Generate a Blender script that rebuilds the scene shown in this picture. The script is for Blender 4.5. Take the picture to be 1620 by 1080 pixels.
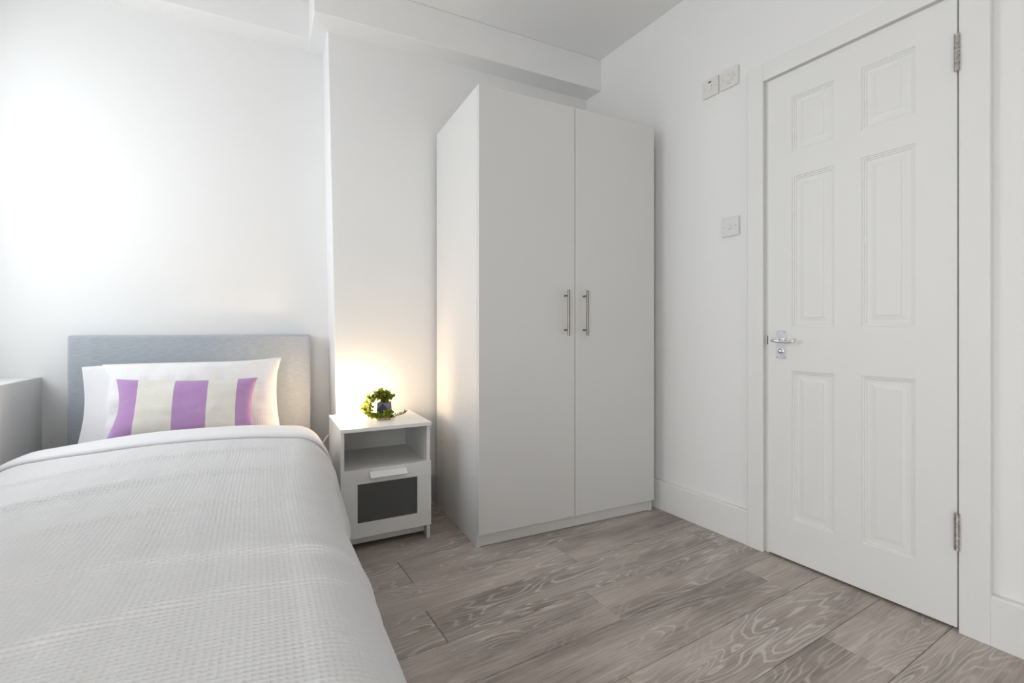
import bpy, bmesh, math, random
from mathutils import Vector, Matrix, noise

# ---------------------------------------------------------------- clear
for o in list(bpy.data.objects):
    bpy.data.objects.remove(o, do_unlink=True)
scene = bpy.context.scene
C = scene.collection
R = math.radians
random.seed(7)

# ---------------------------------------------------------------- camera
cam_d = bpy.data.cameras.new('camera')
cam = bpy.data.objects.new('camera', cam_d)
C.objects.link(cam)
cam.location = (0, 0, 0.9376)
cam.rotation_euler = (R(90), 0, R(-31.24))
cam_d.sensor_width = 36
cam_d.lens = 750.05 / 1620 * 36
cam_d.shift_y = -15.05 / 1620
cam_d.clip_start = 0.02
scene.camera = cam

# ---------------------------------------------------------------- world, daylight, added fill, exposure
world = bpy.data.worlds.new('world')
scene.world = world
world.use_nodes = True
wn = world.node_tree.nodes
wn['Background'].inputs[0].default_value = (0.80, 0.90, 1.0, 1)
wn['Background'].inputs[1].default_value = 1.0

WIN_Y0, WIN_Y1, WIN_Z0, WIN_Z1 = 1.45, 2.64, 0.80, 2.30
ld = bpy.data.lights.new('window_daylight', 'AREA')
ld.shape = 'RECTANGLE'
ld.size = WIN_Z1 - WIN_Z0
ld.size_y = WIN_Y1 - WIN_Y0
ld.energy = 18.5
ld.color = (0.955, 0.98, 1.0)
lo = bpy.data.objects.new('window_daylight', ld)
C.objects.link(lo)
lo.location = (-1.08, (WIN_Y0 + WIN_Y1) / 2, (WIN_Z0 + WIN_Z1) / 2)
lo.rotation_euler = (0, R(-90), 0)

# added fill light in a made-up left wall opening, behind the camera
WB_Y0, WB_Y1, WB_Z0, WB_Z1 = -1.05, -0.05, 0.10, 1.50
ld2 = bpy.data.lights.new('added_fill_light', 'AREA')
ld2.shape = 'RECTANGLE'
ld2.size = WB_Z1 - WB_Z0
ld2.size_y = WB_Y1 - WB_Y0
ld2.energy = 38
ld2.color = (1.0, 0.993, 0.975)
lo2 = bpy.data.objects.new('added_fill_light', ld2)
C.objects.link(lo2)
lo2.location = (-1.08, (WB_Y0 + WB_Y1) / 2, (WB_Z0 + WB_Z1) / 2)
lo2.rotation_euler = (0, R(-90), 0)

vs = scene.view_settings
vs.view_transform = 'Standard'
vs.look = 'None'
vs.exposure = 0.26
vs.gamma = 1.0
vs.use_curve_mapping = False

# ---------------------------------------------------------------- helpers
def tag(o, label=None, cat=None, group=None, kind=None):
    if label: o['label'] = label
    if cat: o['category'] = cat
    if group: o['group'] = group
    if kind: o['kind'] = kind
    return o

def empty(name, loc=(0, 0, 0), rz=0):
    o = bpy.data.objects.new(name, None)
    o.empty_display_size = 0.1
    C.objects.link(o)
    o.location = loc
    o.rotation_euler = (0, 0, rz)
    return o

def obj(name, bm, mat, parent=None, loc=None, rz=None, smooth=False, bevel=0, seg=2):
    bmesh.ops.recalc_face_normals(bm, faces=bm.faces[:])
    me = bpy.data.meshes.new(name)
    bm.to_mesh(me)
    bm.free()
    if mat:
        for m in (mat if isinstance(mat, (list, tuple)) else [mat]):
            me.materials.append(m)
    if smooth:
        for p in me.polygons:
            p.use_smooth = True
    o = bpy.data.objects.new(name, me)
    C.objects.link(o)
    if parent: o.parent = parent
    if loc is not None: o.location = loc
    if rz is not None: o.rotation_euler = (0, 0, rz)
    if bevel:
        b = o.modifiers.new('bevel', 'BEVEL')
        b.width = bevel
        b.segments = seg
        b.limit_method = 'ANGLE'
        b.angle_limit = R(40)
    return o

def box(bm, x0, x1, y0, y1, z0, z1):
    v = [bm.verts.new(p) for p in ((x0, y0, z0), (x1, y0, z0), (x1, y1, z0), (x0, y1, z0),
                                   (x0, y0, z1), (x1, y0, z1), (x1, y1, z1), (x0, y1, z1))]
    for f in ((0, 3, 2, 1), (4, 5, 6, 7), (0, 1, 5, 4), (1, 2, 6, 5), (2, 3, 7, 6), (3, 0, 4, 7)):
        bm.faces.new([v[i] for i in f])
    return bm

def bx(*a):
    return box(bmesh.new(), *a)

def prism(bm, bottom, top):
    """closed solid between two equally long loops"""
    b = [bm.verts.new(p) for p in bottom]
    t = [bm.verts.new(p) for p in top]
    n = len(b)
    bm.faces.new(b[::-1]); bm.faces.new(t)
    for i in range(n):
        bm.faces.new((b[i], b[(i + 1) % n], t[(i + 1) % n], t[i]))
    return bm

def tube(bm, pts, rad, n=10, cap=True):
    pts = [Vector(p) for p in pts]
    rads = rad if isinstance(rad, (list, tuple)) else [rad] * len(pts)
    rings = []
    up = Vector((0.13, 0.31, 0.94)).normalized()
    for i, p in enumerate(pts):
        d = (pts[min(i + 1, len(pts) - 1)] - pts[max(i - 1, 0)]).normalized()
        a = d.cross(up)
        if a.length < 1e-3: a = d.cross(Vector((1, 0, 0)))
        a.normalize(); b = d.cross(a).normalized()
        rings.append([bm.verts.new(p + (a * math.cos(2 * math.pi * k / n) + b * math.sin(2 * math.pi * k / n)) * rads[i]) for k in range(n)])
    for i in range(len(rings) - 1):
        for k in range(n):
            bm.faces.new((rings[i][k], rings[i][(k + 1) % n], rings[i + 1][(k + 1) % n], rings[i + 1][k]))
    if cap:
        bm.faces.new(rings[0][::-1]); bm.faces.new(rings[-1])
    return bm

def lathe(bm, prof, n=24, M=None):
    rings = []
    for r, z in prof:
        if r < 1e-6:
            rings.append([bm.verts.new((M @ Vector((0, 0, z))) if M else (0, 0, z))])
        else:
            ring = []
            for k in range(n):
                p = Vector((r * math.cos(2 * math.pi * k / n), r * math.sin(2 * math.pi * k / n), z))
                ring.append(bm.verts.new(M @ p if M else p))
            rings.append(ring)
    for a, b in zip(rings, rings[1:]):
        if len(a) == 1 and len(b) == 1: continue
        for k in range(n):
            if len(a) == 1: bm.faces.new((a[0], b[k], b[(k + 1) % n]))
            elif len(b) == 1: bm.faces.new((a[k], a[(k + 1) % n], b[0]))
            else: bm.faces.new((a[k], a[(k + 1) % n], b[(k + 1) % n], b[k]))
    return bm

def rplate(bm, y0, y1, z0, z1, x0, x1, r, n=5):
    """rounded rectangle in the YZ plane, from x0 to x1 (x1 = front, slightly smaller)"""
    def loop(x, ins):
        pts = []
        for cy, cz, a0 in ((y1 - r, z1 - r, 0), (y0 + r, z1 - r, 90), (y0 + r, z0 + r, 180), (y1 - r, z0 + r, 270)):
            for k in range(n + 1):
                a = R(a0 + 90 * k / n)
                pts.append((x, cy + (r - ins) * math.cos(a), cz + (r - ins) * math.sin(a)))
        return [bm.verts.new(p) for p in pts]
    s = 0.0018 if abs(x1 - x0) > 0.003 else 0.0004
    d = 1 if x1 > x0 else -1
    ls = [loop(x0, 0), loop(x1 - d * s, 0), loop(x1, s)]
    m = len(ls[0])
    for a, b in zip(ls, ls[1:]):
        for k in range(m):
            bm.faces.new((a[k], a[(k + 1) % m], b[(k + 1) % m], b[k]))
    bm.faces.new(ls[0][::-1]); bm.faces.new(ls[-1])
    return bm

# ---------------------------------------------------------------- materials
def newmat(name):
    m = bpy.data.materials.new(name)
    m.use_nodes = True
    nt = m.node_tree
    return m, nt, nt.nodes['Principled BSDF']

def mat(name, col, rough=0.5, metal=0, bump=0, bscale=200, spec=0.5, var=0, vscale=3, coat=0, stretch=(1, 1, 1)):
    m, nt, p = newmat(name)
    p.inputs['Base Color'].default_value = (*col, 1)
    p.inputs['Roughness'].default_value = rough
    p.inputs['Metallic'].default_value = metal
    p.inputs['Specular IOR Level'].default_value = spec
    p.inputs['Coat Weight'].default_value = coat
    tc = nt.nodes.new('ShaderNodeTexCoord')
    mp = nt.nodes.new('ShaderNodeMapping')
    mp.inputs['Scale'].default_value = stretch
    nt.links.new(tc.outputs['Object'], mp.inputs[0])
    if bump:
        n = nt.nodes.new('ShaderNodeTexNoise')
        n.inputs['Scale'].default_value = bscale
        n.inputs['Detail'].default_value = 3
        nt.links.new(mp.outputs[0], n.inputs['Vector'])
        b = nt.nodes.new('ShaderNodeBump')
        b.inputs['Strength'].default_value = bump
        b.inputs['Distance'].default_value = 0.001
        nt.links.new(n.outputs['Fac'], b.inputs['Height'])
        nt.links.new(b.outputs[0], p.inputs['Normal'])
    if var:
        n = nt.nodes.new('ShaderNodeTexNoise')
        n.inputs['Scale'].default_value = vscale
        n.inputs['Detail'].default_value = 4
        nt.links.new(mp.outputs[0], n.inputs['Vector'])
        cr = nt.nodes.new('ShaderNodeValToRGB')
        cr.color_ramp.elements[0].position = 0.3
        cr.color_ramp.elements[1].position = 0.7
        cr.color_ramp.elements[0].color = (*[c * (1 - var) for c in col], 1)
        cr.color_ramp.elements[1].color = (*[min(1, c * (1 + var)) for c in col], 1)
        nt.links.new(n.outputs['Fac'], cr.inputs[0])
        nt.links.new(cr.outputs[0], p.inputs['Base Color'])
    return m

def node(nt, typ, **kw):
    n = nt.nodes.new(typ)
    for k, v in kw.items():
        setattr(n, k, v)
    return n

def math_n(nt, op, a, b=None, c=None, clamp=False):
    n = nt.nodes.new('ShaderNodeMath')
    n.operation = op
    n.use_clamp = clamp
    for i, v in enumerate((a, b, c)):
        if v is None: continue
        if isinstance(v, (int, float)): n.inputs[i].default_value = v
        else: nt.links.new(v, n.inputs[i])
    return n.outputs[0]

M_wall = mat('wall_paint', (0.83, 0.83, 0.825), 0.75, bump=0.12, bscale=90, spec=0.25, var=0.008, vscale=2)
M_ceil = mat('ceiling_paint', (0.83, 0.825, 0.815), 0.85, bump=0.08, bscale=120, spec=0.2)
M_trim = mat('trim_gloss', (0.80, 0.80, 0.79), 0.42, bump=0.05, bscale=60, spec=0.4)
M_door = mat('door_paint', (0.80, 0.80, 0.785), 0.45, bump=0.05, bscale=50, spec=0.4)
M_ward = mat('wardrobe_white', (0.70, 0.70, 0.69), 0.42, bump=0.03, bscale=300, spec=0.4)
M_ns = mat('nightstand_white', (0.80, 0.80, 0.785), 0.35, bump=0.03, bscale=300, spec=0.45)
M_nsglass = mat('smoked_glass', (0.085, 0.09, 0.088), 0.32, spec=0.5, var=0.05)
M_steel = mat('brushed_steel', (0.27, 0.25, 0.225), 0.40, 1.0, bump=0.2, bscale=400, stretch=(1, 1, 0.05))
M_chrome = mat('polished_chrome', (0.82, 0.83, 0.85), 0.12, 1.0)
M_hinge = mat('worn_hinge_steel', (0.50, 0.48, 0.45), 0.38, 1.0, var=0.35, vscale=90)
M_dark = mat('dark_metal', (0.03, 0.028, 0.026), 0.5, 0.5)
M_plastic = mat('white_plastic', (0.74, 0.74, 0.735), 0.32, spec=0.5)
M_plastic2 = mat('ivory_plastic', (0.76, 0.745, 0.71), 0.32, spec=0.5)
M_plastic3 = mat('recess_plastic', (0.45, 0.45, 0.44), 0.5)
M_neon = mat('neon_red', (0.06, 0.012, 0.01), 0.25)
M_mattress = mat('mattress_ticking', (0.8, 0.8, 0.8), 0.9, bump=0.3, bscale=400)
M_sub = mat('floor_underlay', (0.035, 0.03, 0.027), 0.9)
M_soil = mat('soil', (0.03, 0.02, 0.012), 0.95, bump=1.0, bscale=300)
M_cord = mat('cord_white', (0.75, 0.73, 0.7), 0.5)

# weave fabrics
def weave(name, col, scale, bump, rough=0.9, var=0.06, sheen=0.2):
    m, nt, p = newmat(name)
    tc = node(nt, 'ShaderNodeTexCoord')
    def wv(direction):
        w = node(nt, 'ShaderNodeTexWave', wave_type='BANDS', bands_direction=direction, wave_profile='SIN')
        w.inputs['Scale'].default_value = scale
        w.inputs['Distortion'].default_value = 1.0
        w.inputs['Detail'].default_value = 2
        w.inputs['Detail Scale'].default_value = 1.5
        nt.links.new(tc.outputs['Object'], w.inputs['Vector'])
        return w.outputs['Fac']
    s = math_n(nt, 'ADD', wv('X'), wv('Z'))
    n = node(nt, 'ShaderNodeTexNoise')
    n.inputs['Scale'].default_value = scale * 0.8
    n.inputs['Detail'].default_value = 4
    mp = node(nt, 'ShaderNodeMapping')
    mp.inputs['Scale'].default_value = (0.25, 1, 2.0)
    nt.links.new(tc.outputs['Object'], mp.inputs[0])
    nt.links.new(mp.outputs[0], n.inputs['Vector'])
    cr = node(nt, 'ShaderNodeValToRGB')
    cr.color_ramp.elements[0].position = 0.3
    cr.color_ramp.elements[1].position = 0.7
    cr.color_ramp.elements[0].color = (*[c * (1 - var) for c in col], 1)
    cr.color_ramp.elements[1].color = (*[min(1, c * (1 + var)) for c in col], 1)
    nt.links.new(n.outputs['Fac'], cr.inputs[0])
    nt.links.new(cr.outputs[0], p.inputs['Base Color'])
    b = node(nt, 'ShaderNodeBump')
    b.inputs['Strength'].default_value = bump
    b.inputs['Distance'].default_value = 0.0008
    nt.links.new(s, b.inputs['Height'])
    nt.links.new(b.outputs[0], p.inputs['Normal'])
    p.inputs['Roughness'].default_value = rough
    p.inputs['Sheen Weight'].default_value = sheen
    p.inputs['Specular IOR Level'].default_value = 0.2
    return m

M_head = weave('headboard_weave', (0.45, 0.49, 0.535), 150, 0.5, var=0.10)
M_lilac = weave('lilac_cotton', (0.50, 0.30, 0.57), 260, 0.35, var=0.05)
M_cream = weave('cream_cotton', (0.80, 0.79, 0.72), 260, 0.35, var=0.03)
M_sheet = weave('smooth_white_cotton', (0.84, 0.84, 0.86), 300, 0.08, var=0.01)

def waffle(name, col, cell, strength, dist=0.002, ratio=1.0):
    """waffle weave: raised ridges round small square wells, in UV metres"""
    m, nt, p = newmat(name)
    uv = node(nt, 'ShaderNodeUVMap')
    uv.uv_map = 'UVMap'
    sp = node(nt, 'ShaderNodeSeparateXYZ')
    nt.links.new(uv.outputs[0], sp.inputs[0])
    def ridge(o, c):
        t = math_n(nt, 'PINGPONG', math_n(nt, 'MULTIPLY', o, 1.0 / c), 0.5)   # 0..0.5
        return math_n(nt, 'POWER', math_n(nt, 'MULTIPLY', t, 2.0), 2.2)
    rx = ridge(sp.outputs[0], cell)
    ry = ridge(sp.outputs[1], cell * ratio)
    h = math_n(nt, 'MAXIMUM', rx, ry)
    n = node(nt, 'ShaderNodeTexNoise')
    n.inputs['Scale'].default_value = 900
    nt.links.new(uv.outputs[0], n.inputs['Vector'])
    h2 = math_n(nt, 'ADD', h, math_n(nt, 'MULTIPLY', n.outputs['Fac'], 0.12))
    b = node(nt, 'ShaderNodeBump')
    b.inputs['Strength'].default_value = strength
    b.inputs['Distance'].default_value = dist
    nt.links.new(h2, b.inputs['Height'])
    nt.links.new(b.outputs[0], p.inputs['Normal'])
    p.inputs['Base Color'].default_value = (*col, 1)
    p.inputs['Roughness'].default_value = 0.9
    p.inputs['Specular IOR Level'].default_value = 0.2
    p.inputs['Sheen Weight'].default_value = 0.15
    return m

M_duvet = mat('white_waffle_cotton', (0.78, 0.78, 0.785), 0.9, bump=0.15, bscale=900, spec=0.2)
M_pillow = waffle('white_waffle_pillowcase', (0.84, 0.84, 0.845), 0.0105, 0.35, 0.0015, 2.0)

# laminate floor
def floor_mat():
    m, nt, p = newmat('limed_grey_oak')
    tc = node(nt, 'ShaderNodeTexCoord')
    oi = node(nt, 'ShaderNodeObjectInfo')
    off = node(nt, 'ShaderNodeCombineXYZ')
    nt.links.new(math_n(nt, 'MULTIPLY', oi.outputs['Random'], 53.0), off.inputs[0])
    nt.links.new(math_n(nt, 'MULTIPLY', oi.outputs['Random'], 31.0), off.inputs[1])
    nt.links.new(math_n(nt, 'MULTIPLY', oi.outputs['Random'], 17.0), off.inputs[2])
    add = node(nt, 'ShaderNodeVectorMath', operation='ADD')
    nt.links.new(tc.outputs['Object'], add.inputs[0])
    nt.links.new(off.outputs[0], add.inputs[1])
    def nz(scale, detail, rough=0.5, dist=0.0):
        mp = node(nt, 'ShaderNodeMapping')
        mp.inputs['Scale'].default_value = scale
        nt.links.new(add.outputs[0], mp.inputs[0])
        n = node(nt, 'ShaderNodeTexNoise')
        n.inputs['Scale'].default_value = 1
        n.inputs['Detail'].default_value = detail
        n.inputs['Roughness'].default_value = rough
        n.inputs['Distortion'].default_value = dist
        nt.links.new(mp.outputs[0], n.inputs['Vector'])
        return n.outputs['Fac']
    big = nz((1.25, 8.0, 1), 2.0, 0.5, 0.3)            # growth rings: contours of a stretched field
    fine = nz((9, 60, 1), 3, 0.6)
    ring = math_n(nt, 'ADD', math_n(nt, 'MULTIPLY', big, 22.0), math_n(nt, 'MULTIPLY', fine, 0.55))
    tri = math_n(nt, 'MULTIPLY', math_n(nt, 'PINGPONG', ring, 0.5), 2.0)
    line = node(nt, 'ShaderNodeMapRange')
    line.interpolation_type = 'SMOOTHSTEP'
    line.inputs['From Min'].default_value = 0.55
    line.inputs['From Max'].default_value = 1.0
    nt.links.new(tri, line.inputs['Value'])
    mask = node(nt, 'ShaderNodeMapRange')
    mask.interpolation_type = 'SMOOTHSTEP'
    mask.inputs['From Min'].default_value = 0.36
    mask.inputs['From Max'].default_value = 0.66
    nt.links.new(nz((1.6, 6.0, 1), 2), mask.inputs['Value'])
    lm = math_n(nt, 'MULTIPLY', line.outputs[0], math_n(nt, 'ADD', math_n(nt, 'MULTIPLY', mask.outputs[0], 0.60), 0.07))
    streak = nz((4.5, 190, 1), 5, 0.7)
    cloud = nz((2.2, 9, 1), 4, 0.6)
    cr = node(nt, 'ShaderNodeValToRGB')
    e = cr.color_ramp.elements
    e[0].position, e[0].color = 0.34, (0.22, 0.18, 0.158, 1)
    e[1].position, e[1].color = 0.68, (0.60, 0.53, 0.475, 1)
    mid = cr.color_ramp.elements.new(0.5)
    mid.color = (0.41, 0.352, 0.315, 1)
    v = math_n(nt, 'ADD', math_n(nt, 'MULTIPLY', cloud, 0.55), math_n(nt, 'MULTIPLY', streak, 0.45))
    v = math_n(nt, 'ADD', v, math_n(nt, 'MULTIPLY', math_n(nt, 'SUBTRACT', oi.outputs['Random'], 0.5), 0.10))
    nt.links.new(v, cr.inputs[0])
    mx = node(nt, 'ShaderNodeMix', data_type='RGBA')
    nt.links.new(lm, mx.inputs['Factor'])
    nt.links.new(cr.outputs[0], mx.inputs['A'])
    mx.inputs['B'].default_value = (0.74, 0.69, 0.64, 1)
    # dark knots
    kv = node(nt, 'ShaderNodeTexVoronoi', feature='F1')
    kmp = node(nt, 'ShaderNodeMapping')
    kmp.inputs['Scale'].default_value = (1.1, 2.6, 1)
    nt.links.new(add.outputs[0], kmp.inputs[0])
    nt.links.new(kmp.outputs[0], kv.inputs['Vector'])
    kv.inputs['Scale'].default_value = 1.0
    kr = node(nt, 'ShaderNodeMapRange')
    kr.interpolation_type = 'SMOOTHSTEP'
    kr.inputs['From Min'].default_value = 0.02
    kr.inputs['From Max'].default_value = 0.10
    kr.inputs['To Min'].default_value = 0.6
    kr.inputs['To Max'].default_value = 1.0
    nt.links.new(math_n(nt, 'ADD', kv.outputs['Distance'], math_n(nt, 'MULTIPLY', math_n(nt, 'SUBTRACT', cloud, 0.5), 0.1)), kr.inputs['Value'])
    mk = node(nt, 'ShaderNodeMix', data_type='RGBA', blend_type='MULTIPLY')
    mk.inputs['Factor'].default_value = 1.0
    nt.links.new(mx.outputs['Result'], mk.inputs['A'])
    nt.links.new(kr.outputs[0], mk.inputs['B'])
    nt.links.new(mk.outputs['Result'], p.inputs['Base Color'])
    b = node(nt, 'ShaderNodeBump')
    b.inputs['Strength'].default_value = 0.18
    b.inputs['Distance'].default_value = 0.0006
    nt.links.new(math_n(nt, 'ADD', streak, math_n(nt, 'MULTIPLY', tri, 0.4)), b.inputs['Height'])
    nt.links.new(b.outputs[0], p.inputs['Normal'])
    rr = math_n(nt, 'ADD', 0.36, math_n(nt, 'MULTIPLY', streak, 0.18))
    nt.links.new(rr, p.inputs['Roughness'])
    p.inputs['Specular IOR Level'].default_value = 0.4
    return m
M_floor = floor_mat()

# window glass: thin pane, mostly transparent
def glass_mat():
    m = bpy.data.materials.new('window_glass')
    m.use_nodes = True
    nt = m.node_tree
    nt.nodes.clear()
    out = node(nt, 'ShaderNodeOutputMaterial')
    mixs = node(nt, 'ShaderNodeMixShader')
    tr = node(nt, 'ShaderNodeBsdfTransparent')
    gl = node(nt, 'ShaderNodeBsdfGlossy')
    gl.inputs['Roughness'].default_value = 0.02
    mixs.inputs[0].default_value = 0.08
    nt.links.new(tr.outputs[0], mixs.inputs[1])
    nt.links.new(gl.outputs[0], mixs.inputs[2])
    nt.links.new(mixs.outputs[0], out.inputs[0])
    return m
M_glass = glass_mat()

# ---------------------------------------------------------------- the room shell
CZ = 2.62                     # ceiling
X0, Y0 = -0.95, -1.15         # left wall face, front wall face (behind the camera)
RX, RY, RR = 1.988, 1.2, -0.006   # right wall: local frame (x out of the room, y along, z up)

floor = obj('floor', bx(-1.3, 2.35, -1.4, 3.0, -0.06, -0.0085), M_sub)
tag(floor, 'grey limed oak plank floor', 'floor', kind='structure')

ROWH = 0.1907
rowbase = 0.563
known = {0: 1.574, 1: 0.932, 2: 1.755, 3: 1.114, 4: 0.579, 5: 1.237, 6: 0.603}
rng = random.Random(3)
PL = 1.29
for k in range(-11, 13):
    y0 = rowbase + k * ROWH
    y1 = y0 + ROWH
    j = known.get(k, rng.uniform(-0.5, 0.8))
    while j > -1.2: j -= PL
    x = j
    while x < 2.3:
        a, b = max(x, -1.19), min(x + PL, 2.34)
        ya, yb = max(y0, -1.39), min(y1, 2.99)
        if b - a > 0.02 and yb - ya > 0.02:
            g, c = 0.0007, 0.0017
            bm = bmesh.new()
            cx, cy = (a + b) / 2, (ya + yb) / 2
            hx, hy = (b - a) / 2 - g, (yb - ya) / 2 - g
            lo_ = [(-hx, -hy, -0.008), (hx, -hy, -0.008), (hx, hy, -0.008), (-hx, hy, -0.008)]
            mi_ = [(-hx, -hy, -c), (hx, -hy, -c), (hx, hy, -c), (-hx, hy, -c)]
            tp_ = [(-hx + c, -hy + c, 0), (hx - c, -hy + c, 0), (hx - c, hy - c, 0), (-hx + c, hy - c, 0)]
            L = [[bm.verts.new(q) for q in lp] for lp in (lo_, mi_, tp_)]
            for A, B in zip(L, L[1:]):
                for i in range(4):
                    bm.faces.new((A[i], A[(i + 1) % 4], B[(i + 1) % 4], B[i]))
            bm.faces.new(L[0][::-1]); bm.faces.new(L[2])
            obj('plank', bm, M_floor, floor, loc=(cx, cy, 0))
        x += PL

tag(obj('ceiling', bx(-1.3, 2.35, -1.4, 3.0, CZ, CZ + 0.1), M_ceil), 'plain white ceiling', 'ceiling', kind='structure')

# wall_back: recessed stretch behind the bed
def yb(x): return 2.730 - 0.062 * (x - 0.46)
bm = prism(bmesh.new(),
           [(-1.15, yb(-1.15), 0), (0.75, yb(0.75), 0), (0.75, 2.99, 0), (-1.15, 2.99, 0)],
           [(-1.15, yb(-1.15), CZ), (0.75, yb(0.75), CZ), (0.75, 2.99, CZ), (-1.15, 2.99, CZ)])
tag(obj('wall_back', bm, M_wall), 'white back wall recessed behind the bed', 'wall', kind='structure')
# chimney breast standing forward, its left corner slightly out of plumb
def yc(x): return 2.445 - 0.0787 * (x - 0.98)
bm = prism(bmesh.new(),
           [(0.488, yc(0.488), 0), (2.05, yc(2.05), 0), (2.05, 2.80, 0), (0.507, 2.80, 0)],
           [(0.433, yc(0.433), CZ), (2.05, yc(2.05), CZ), (2.05, 2.80, CZ), (0.461, 2.80, CZ)])
tag(obj('wall_breast', bm, M_wall, bevel=0.006, seg=3), 'white chimney breast wall behind nightstand and wardrobe', 'wall', kind='structure')
# boxed beams under the ceiling
bm = prism(bmesh.new(),
           [(0.356, 2.364, 2.43), (2.05, 2.219, 2.43), (2.05, 2.50, 2.43), (0.385, 2.82, 2.43)],
           [(0.352, 2.364, CZ), (2.05, 2.219, CZ), (2.05, 2.50, CZ), (0.381, 2.82, CZ)])
tag(obj('trim_1', bm, M_wall, bevel=0.004, seg=3), 'boxed white beam along the ceiling above the wardrobe', 'beam', kind='structure')
bm = prism(bmesh.new(),
           [(-1.1, 2.716, 2.43), (0.44, 2.6005, 2.4312), (0.44, 2.82, 2.4312), (-1.1, 2.86, 2.43)],
           [(-1.1, 2.716, CZ), (0.44, 2.6005, CZ), (0.44, 2.82, CZ), (-1.1, 2.86, CZ)])
tag(obj('trim_2', bm, M_wall, bevel=0.004, seg=3), 'boxed white beam along the ceiling above the bed', 'beam', kind='structure')

# wall_left with the window opening
bm = bmesh.new()
for y0_, y1_, z0_, z1_ in ((-1.3, WB_Y0, 0, CZ), (WB_Y1, WIN_Y0, 0, CZ), (WIN_Y1, 2.86, 0, CZ),
                           (WIN_Y0, WIN_Y1, 0, WIN_Z0), (WIN_Y0, WIN_Y1, WIN_Z1, CZ), (WB_Y0, WB_Y1, 0, WB_Z0), (WB_Y0, WB_Y1, WB_Z1, CZ)):
    box(bm, -1.07, X0, y0_, y1_, z0_, z1_)  # the near opening is added to let the fill light in
tag(obj('wall_left', bm, M_wall), 'white window wall to the left of the bed', 'wall', kind='structure')
# boxing below the window
def fx(y): return -0.674 - 0.0615 * (2.80 - y)
bm = prism(bmesh.new(),
           [(X0, 0.40, 0), (fx(0.40), 0.40, 0), (fx(2.805), 2.805, 0), (X0, 2.81, 0)],
           [(X0, 0.40, 0.745), (fx(0.40), 0.40, 0.745), (fx(2.805), 2.805, 0.745), (X0, 2.81, 0.745)])
tag(obj('trim_3', bm, M_trim, bevel=0.004, seg=3), 'white boxed-in window ledge beside the bed', 'ledge', kind='structure')
bm = bx(-1.07, 2.20, -1.30, Y0, 0, CZ)
tag(obj('wall_front', bm, M_wall), 'white wall behind the viewer', 'wall', kind='structure')

def window(name, label, w, h, loc, rz):
    """sash window in local XZ, facing local -Y"""
    t = empty(name, loc, rz)
    tag(t, label, 'window', kind='structure')
    f = 0.05
    bm = bmesh.new()
    box(bm, -w / 2, -w / 2 + f, -0.04, 0.04, 0, h)
    box(bm, w / 2 - f, w / 2, -0.04, 0.04, 0, h)
    box(bm, -w / 2 + f, w / 2 - f, -0.04, 0.04, 0, f)
    box(bm, -w / 2 + f, w / 2 - f, -0.04, 0.04, h - f, h)
    obj('window_frame', bm, M_trim, t)
    for z0, z1, dy in ((f, h / 2 + 0.02, -0.018), (h / 2 - 0.02, h - f, 0.018)):
        s = 0.035
        bm = bmesh.new()
        a, b = -w / 2 + f, w / 2 - f
        box(bm, a, a + s, dy - 0.015, dy + 0.015, z0, z1)
        box(bm, b - s, b, dy - 0.015, dy + 0.015, z0, z1)
        box(bm, a + s, b - s, dy - 0.015, dy + 0.015, z0, z0 + s)
        box(bm, a + s, b - s, dy - 0.015, dy + 0.015, z1 - s, z1)
        sash = obj('sash', bm, M_trim, t)
        obj('pane', bx(a + s, b - s, dy - 0.002, dy + 0.002, z0 + s, z1 - s), M_glass, sash)
    return t
window('window_1', 'white sash window over the boxed ledge', WIN_Y1 - WIN_Y0, WIN_Z1 - WIN_Z0,
       (-1.02, (WIN_Y0 + WIN_Y1) / 2, WIN_Z0), R(90))
window('fill_window', 'added white sash window around the fill light behind the viewer', WB_Y1 - WB_Y0, WB_Z1 - WB_Z0,  # made-up window, added to house the fill light
       (-1.02, (WB_Y0 + WB_Y1) / 2, WB_Z0), R(90))

# wall_right with the door opening
DY0, DY1, DZ = 0.541 - RY, 1.171 - RY, 2.003
bm = bmesh.new()
box(bm, 0, 0.11, -2.5, DY0, 0, CZ)
box(bm, 0, 0.11, DY1, 1.42, 0, CZ)
box(bm, 0, 0.11, DY0, DY1, DZ, CZ)
tag(obj('wall_right', bm, M_wall, loc=(RX, RY, 0), rz=RR), 'white wall with the panelled door', 'wall', kind='structure')
tag(obj('hall_backing', bx(0.20, 0.26, -1.2, 0.6, 0, CZ), M_wall, loc=(RX, RY, 0), rz=RR), 'added backing behind the closed door that blocks stray light', 'wall', kind='structure')  # unseen backing, keeps sky light from leaking under the door

def skirting(name, label, L, loc, rz, th=0.02, h=0.150):
    """board running along local +Y, face towards local -X"""
    prof = [(0, 0), (-th, 0), (-th, h - 0.006), (-th + 0.004, h - 0.001), (-th + 0.008, h), (0, h)]
    bm = prism(bmesh.new(), [(x, 0, z) for x, z in prof], [(x, L, z) for x, z in prof])
    return tag(obj(name, bm, M_trim, loc=loc, rz=rz), label, 'baseboard', kind='structure')
def rw(d, y, z): return Vector((RX, RY, 0)) + Matrix.Rotation(RR, 3, 'Z') @ Vector((-d, y - RY, z))
skirting('baseboard_right', 'tall white baseboard between wardrobe and door', 1.10, rw(0, 1.243, 0), RR, 0.022)
skirting('baseboard_front', 'tall white baseboard right of the door', 1.6, rw(0, 0.470 - 1.6, 0), RR, 0.026)
ang = math.atan(-0.0787)
skirting('baseboard_back', 'white baseboard behind the nightstand', 1.46, (0.50, yc(0.50), 0), ang - R(90), 0.015)
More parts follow.
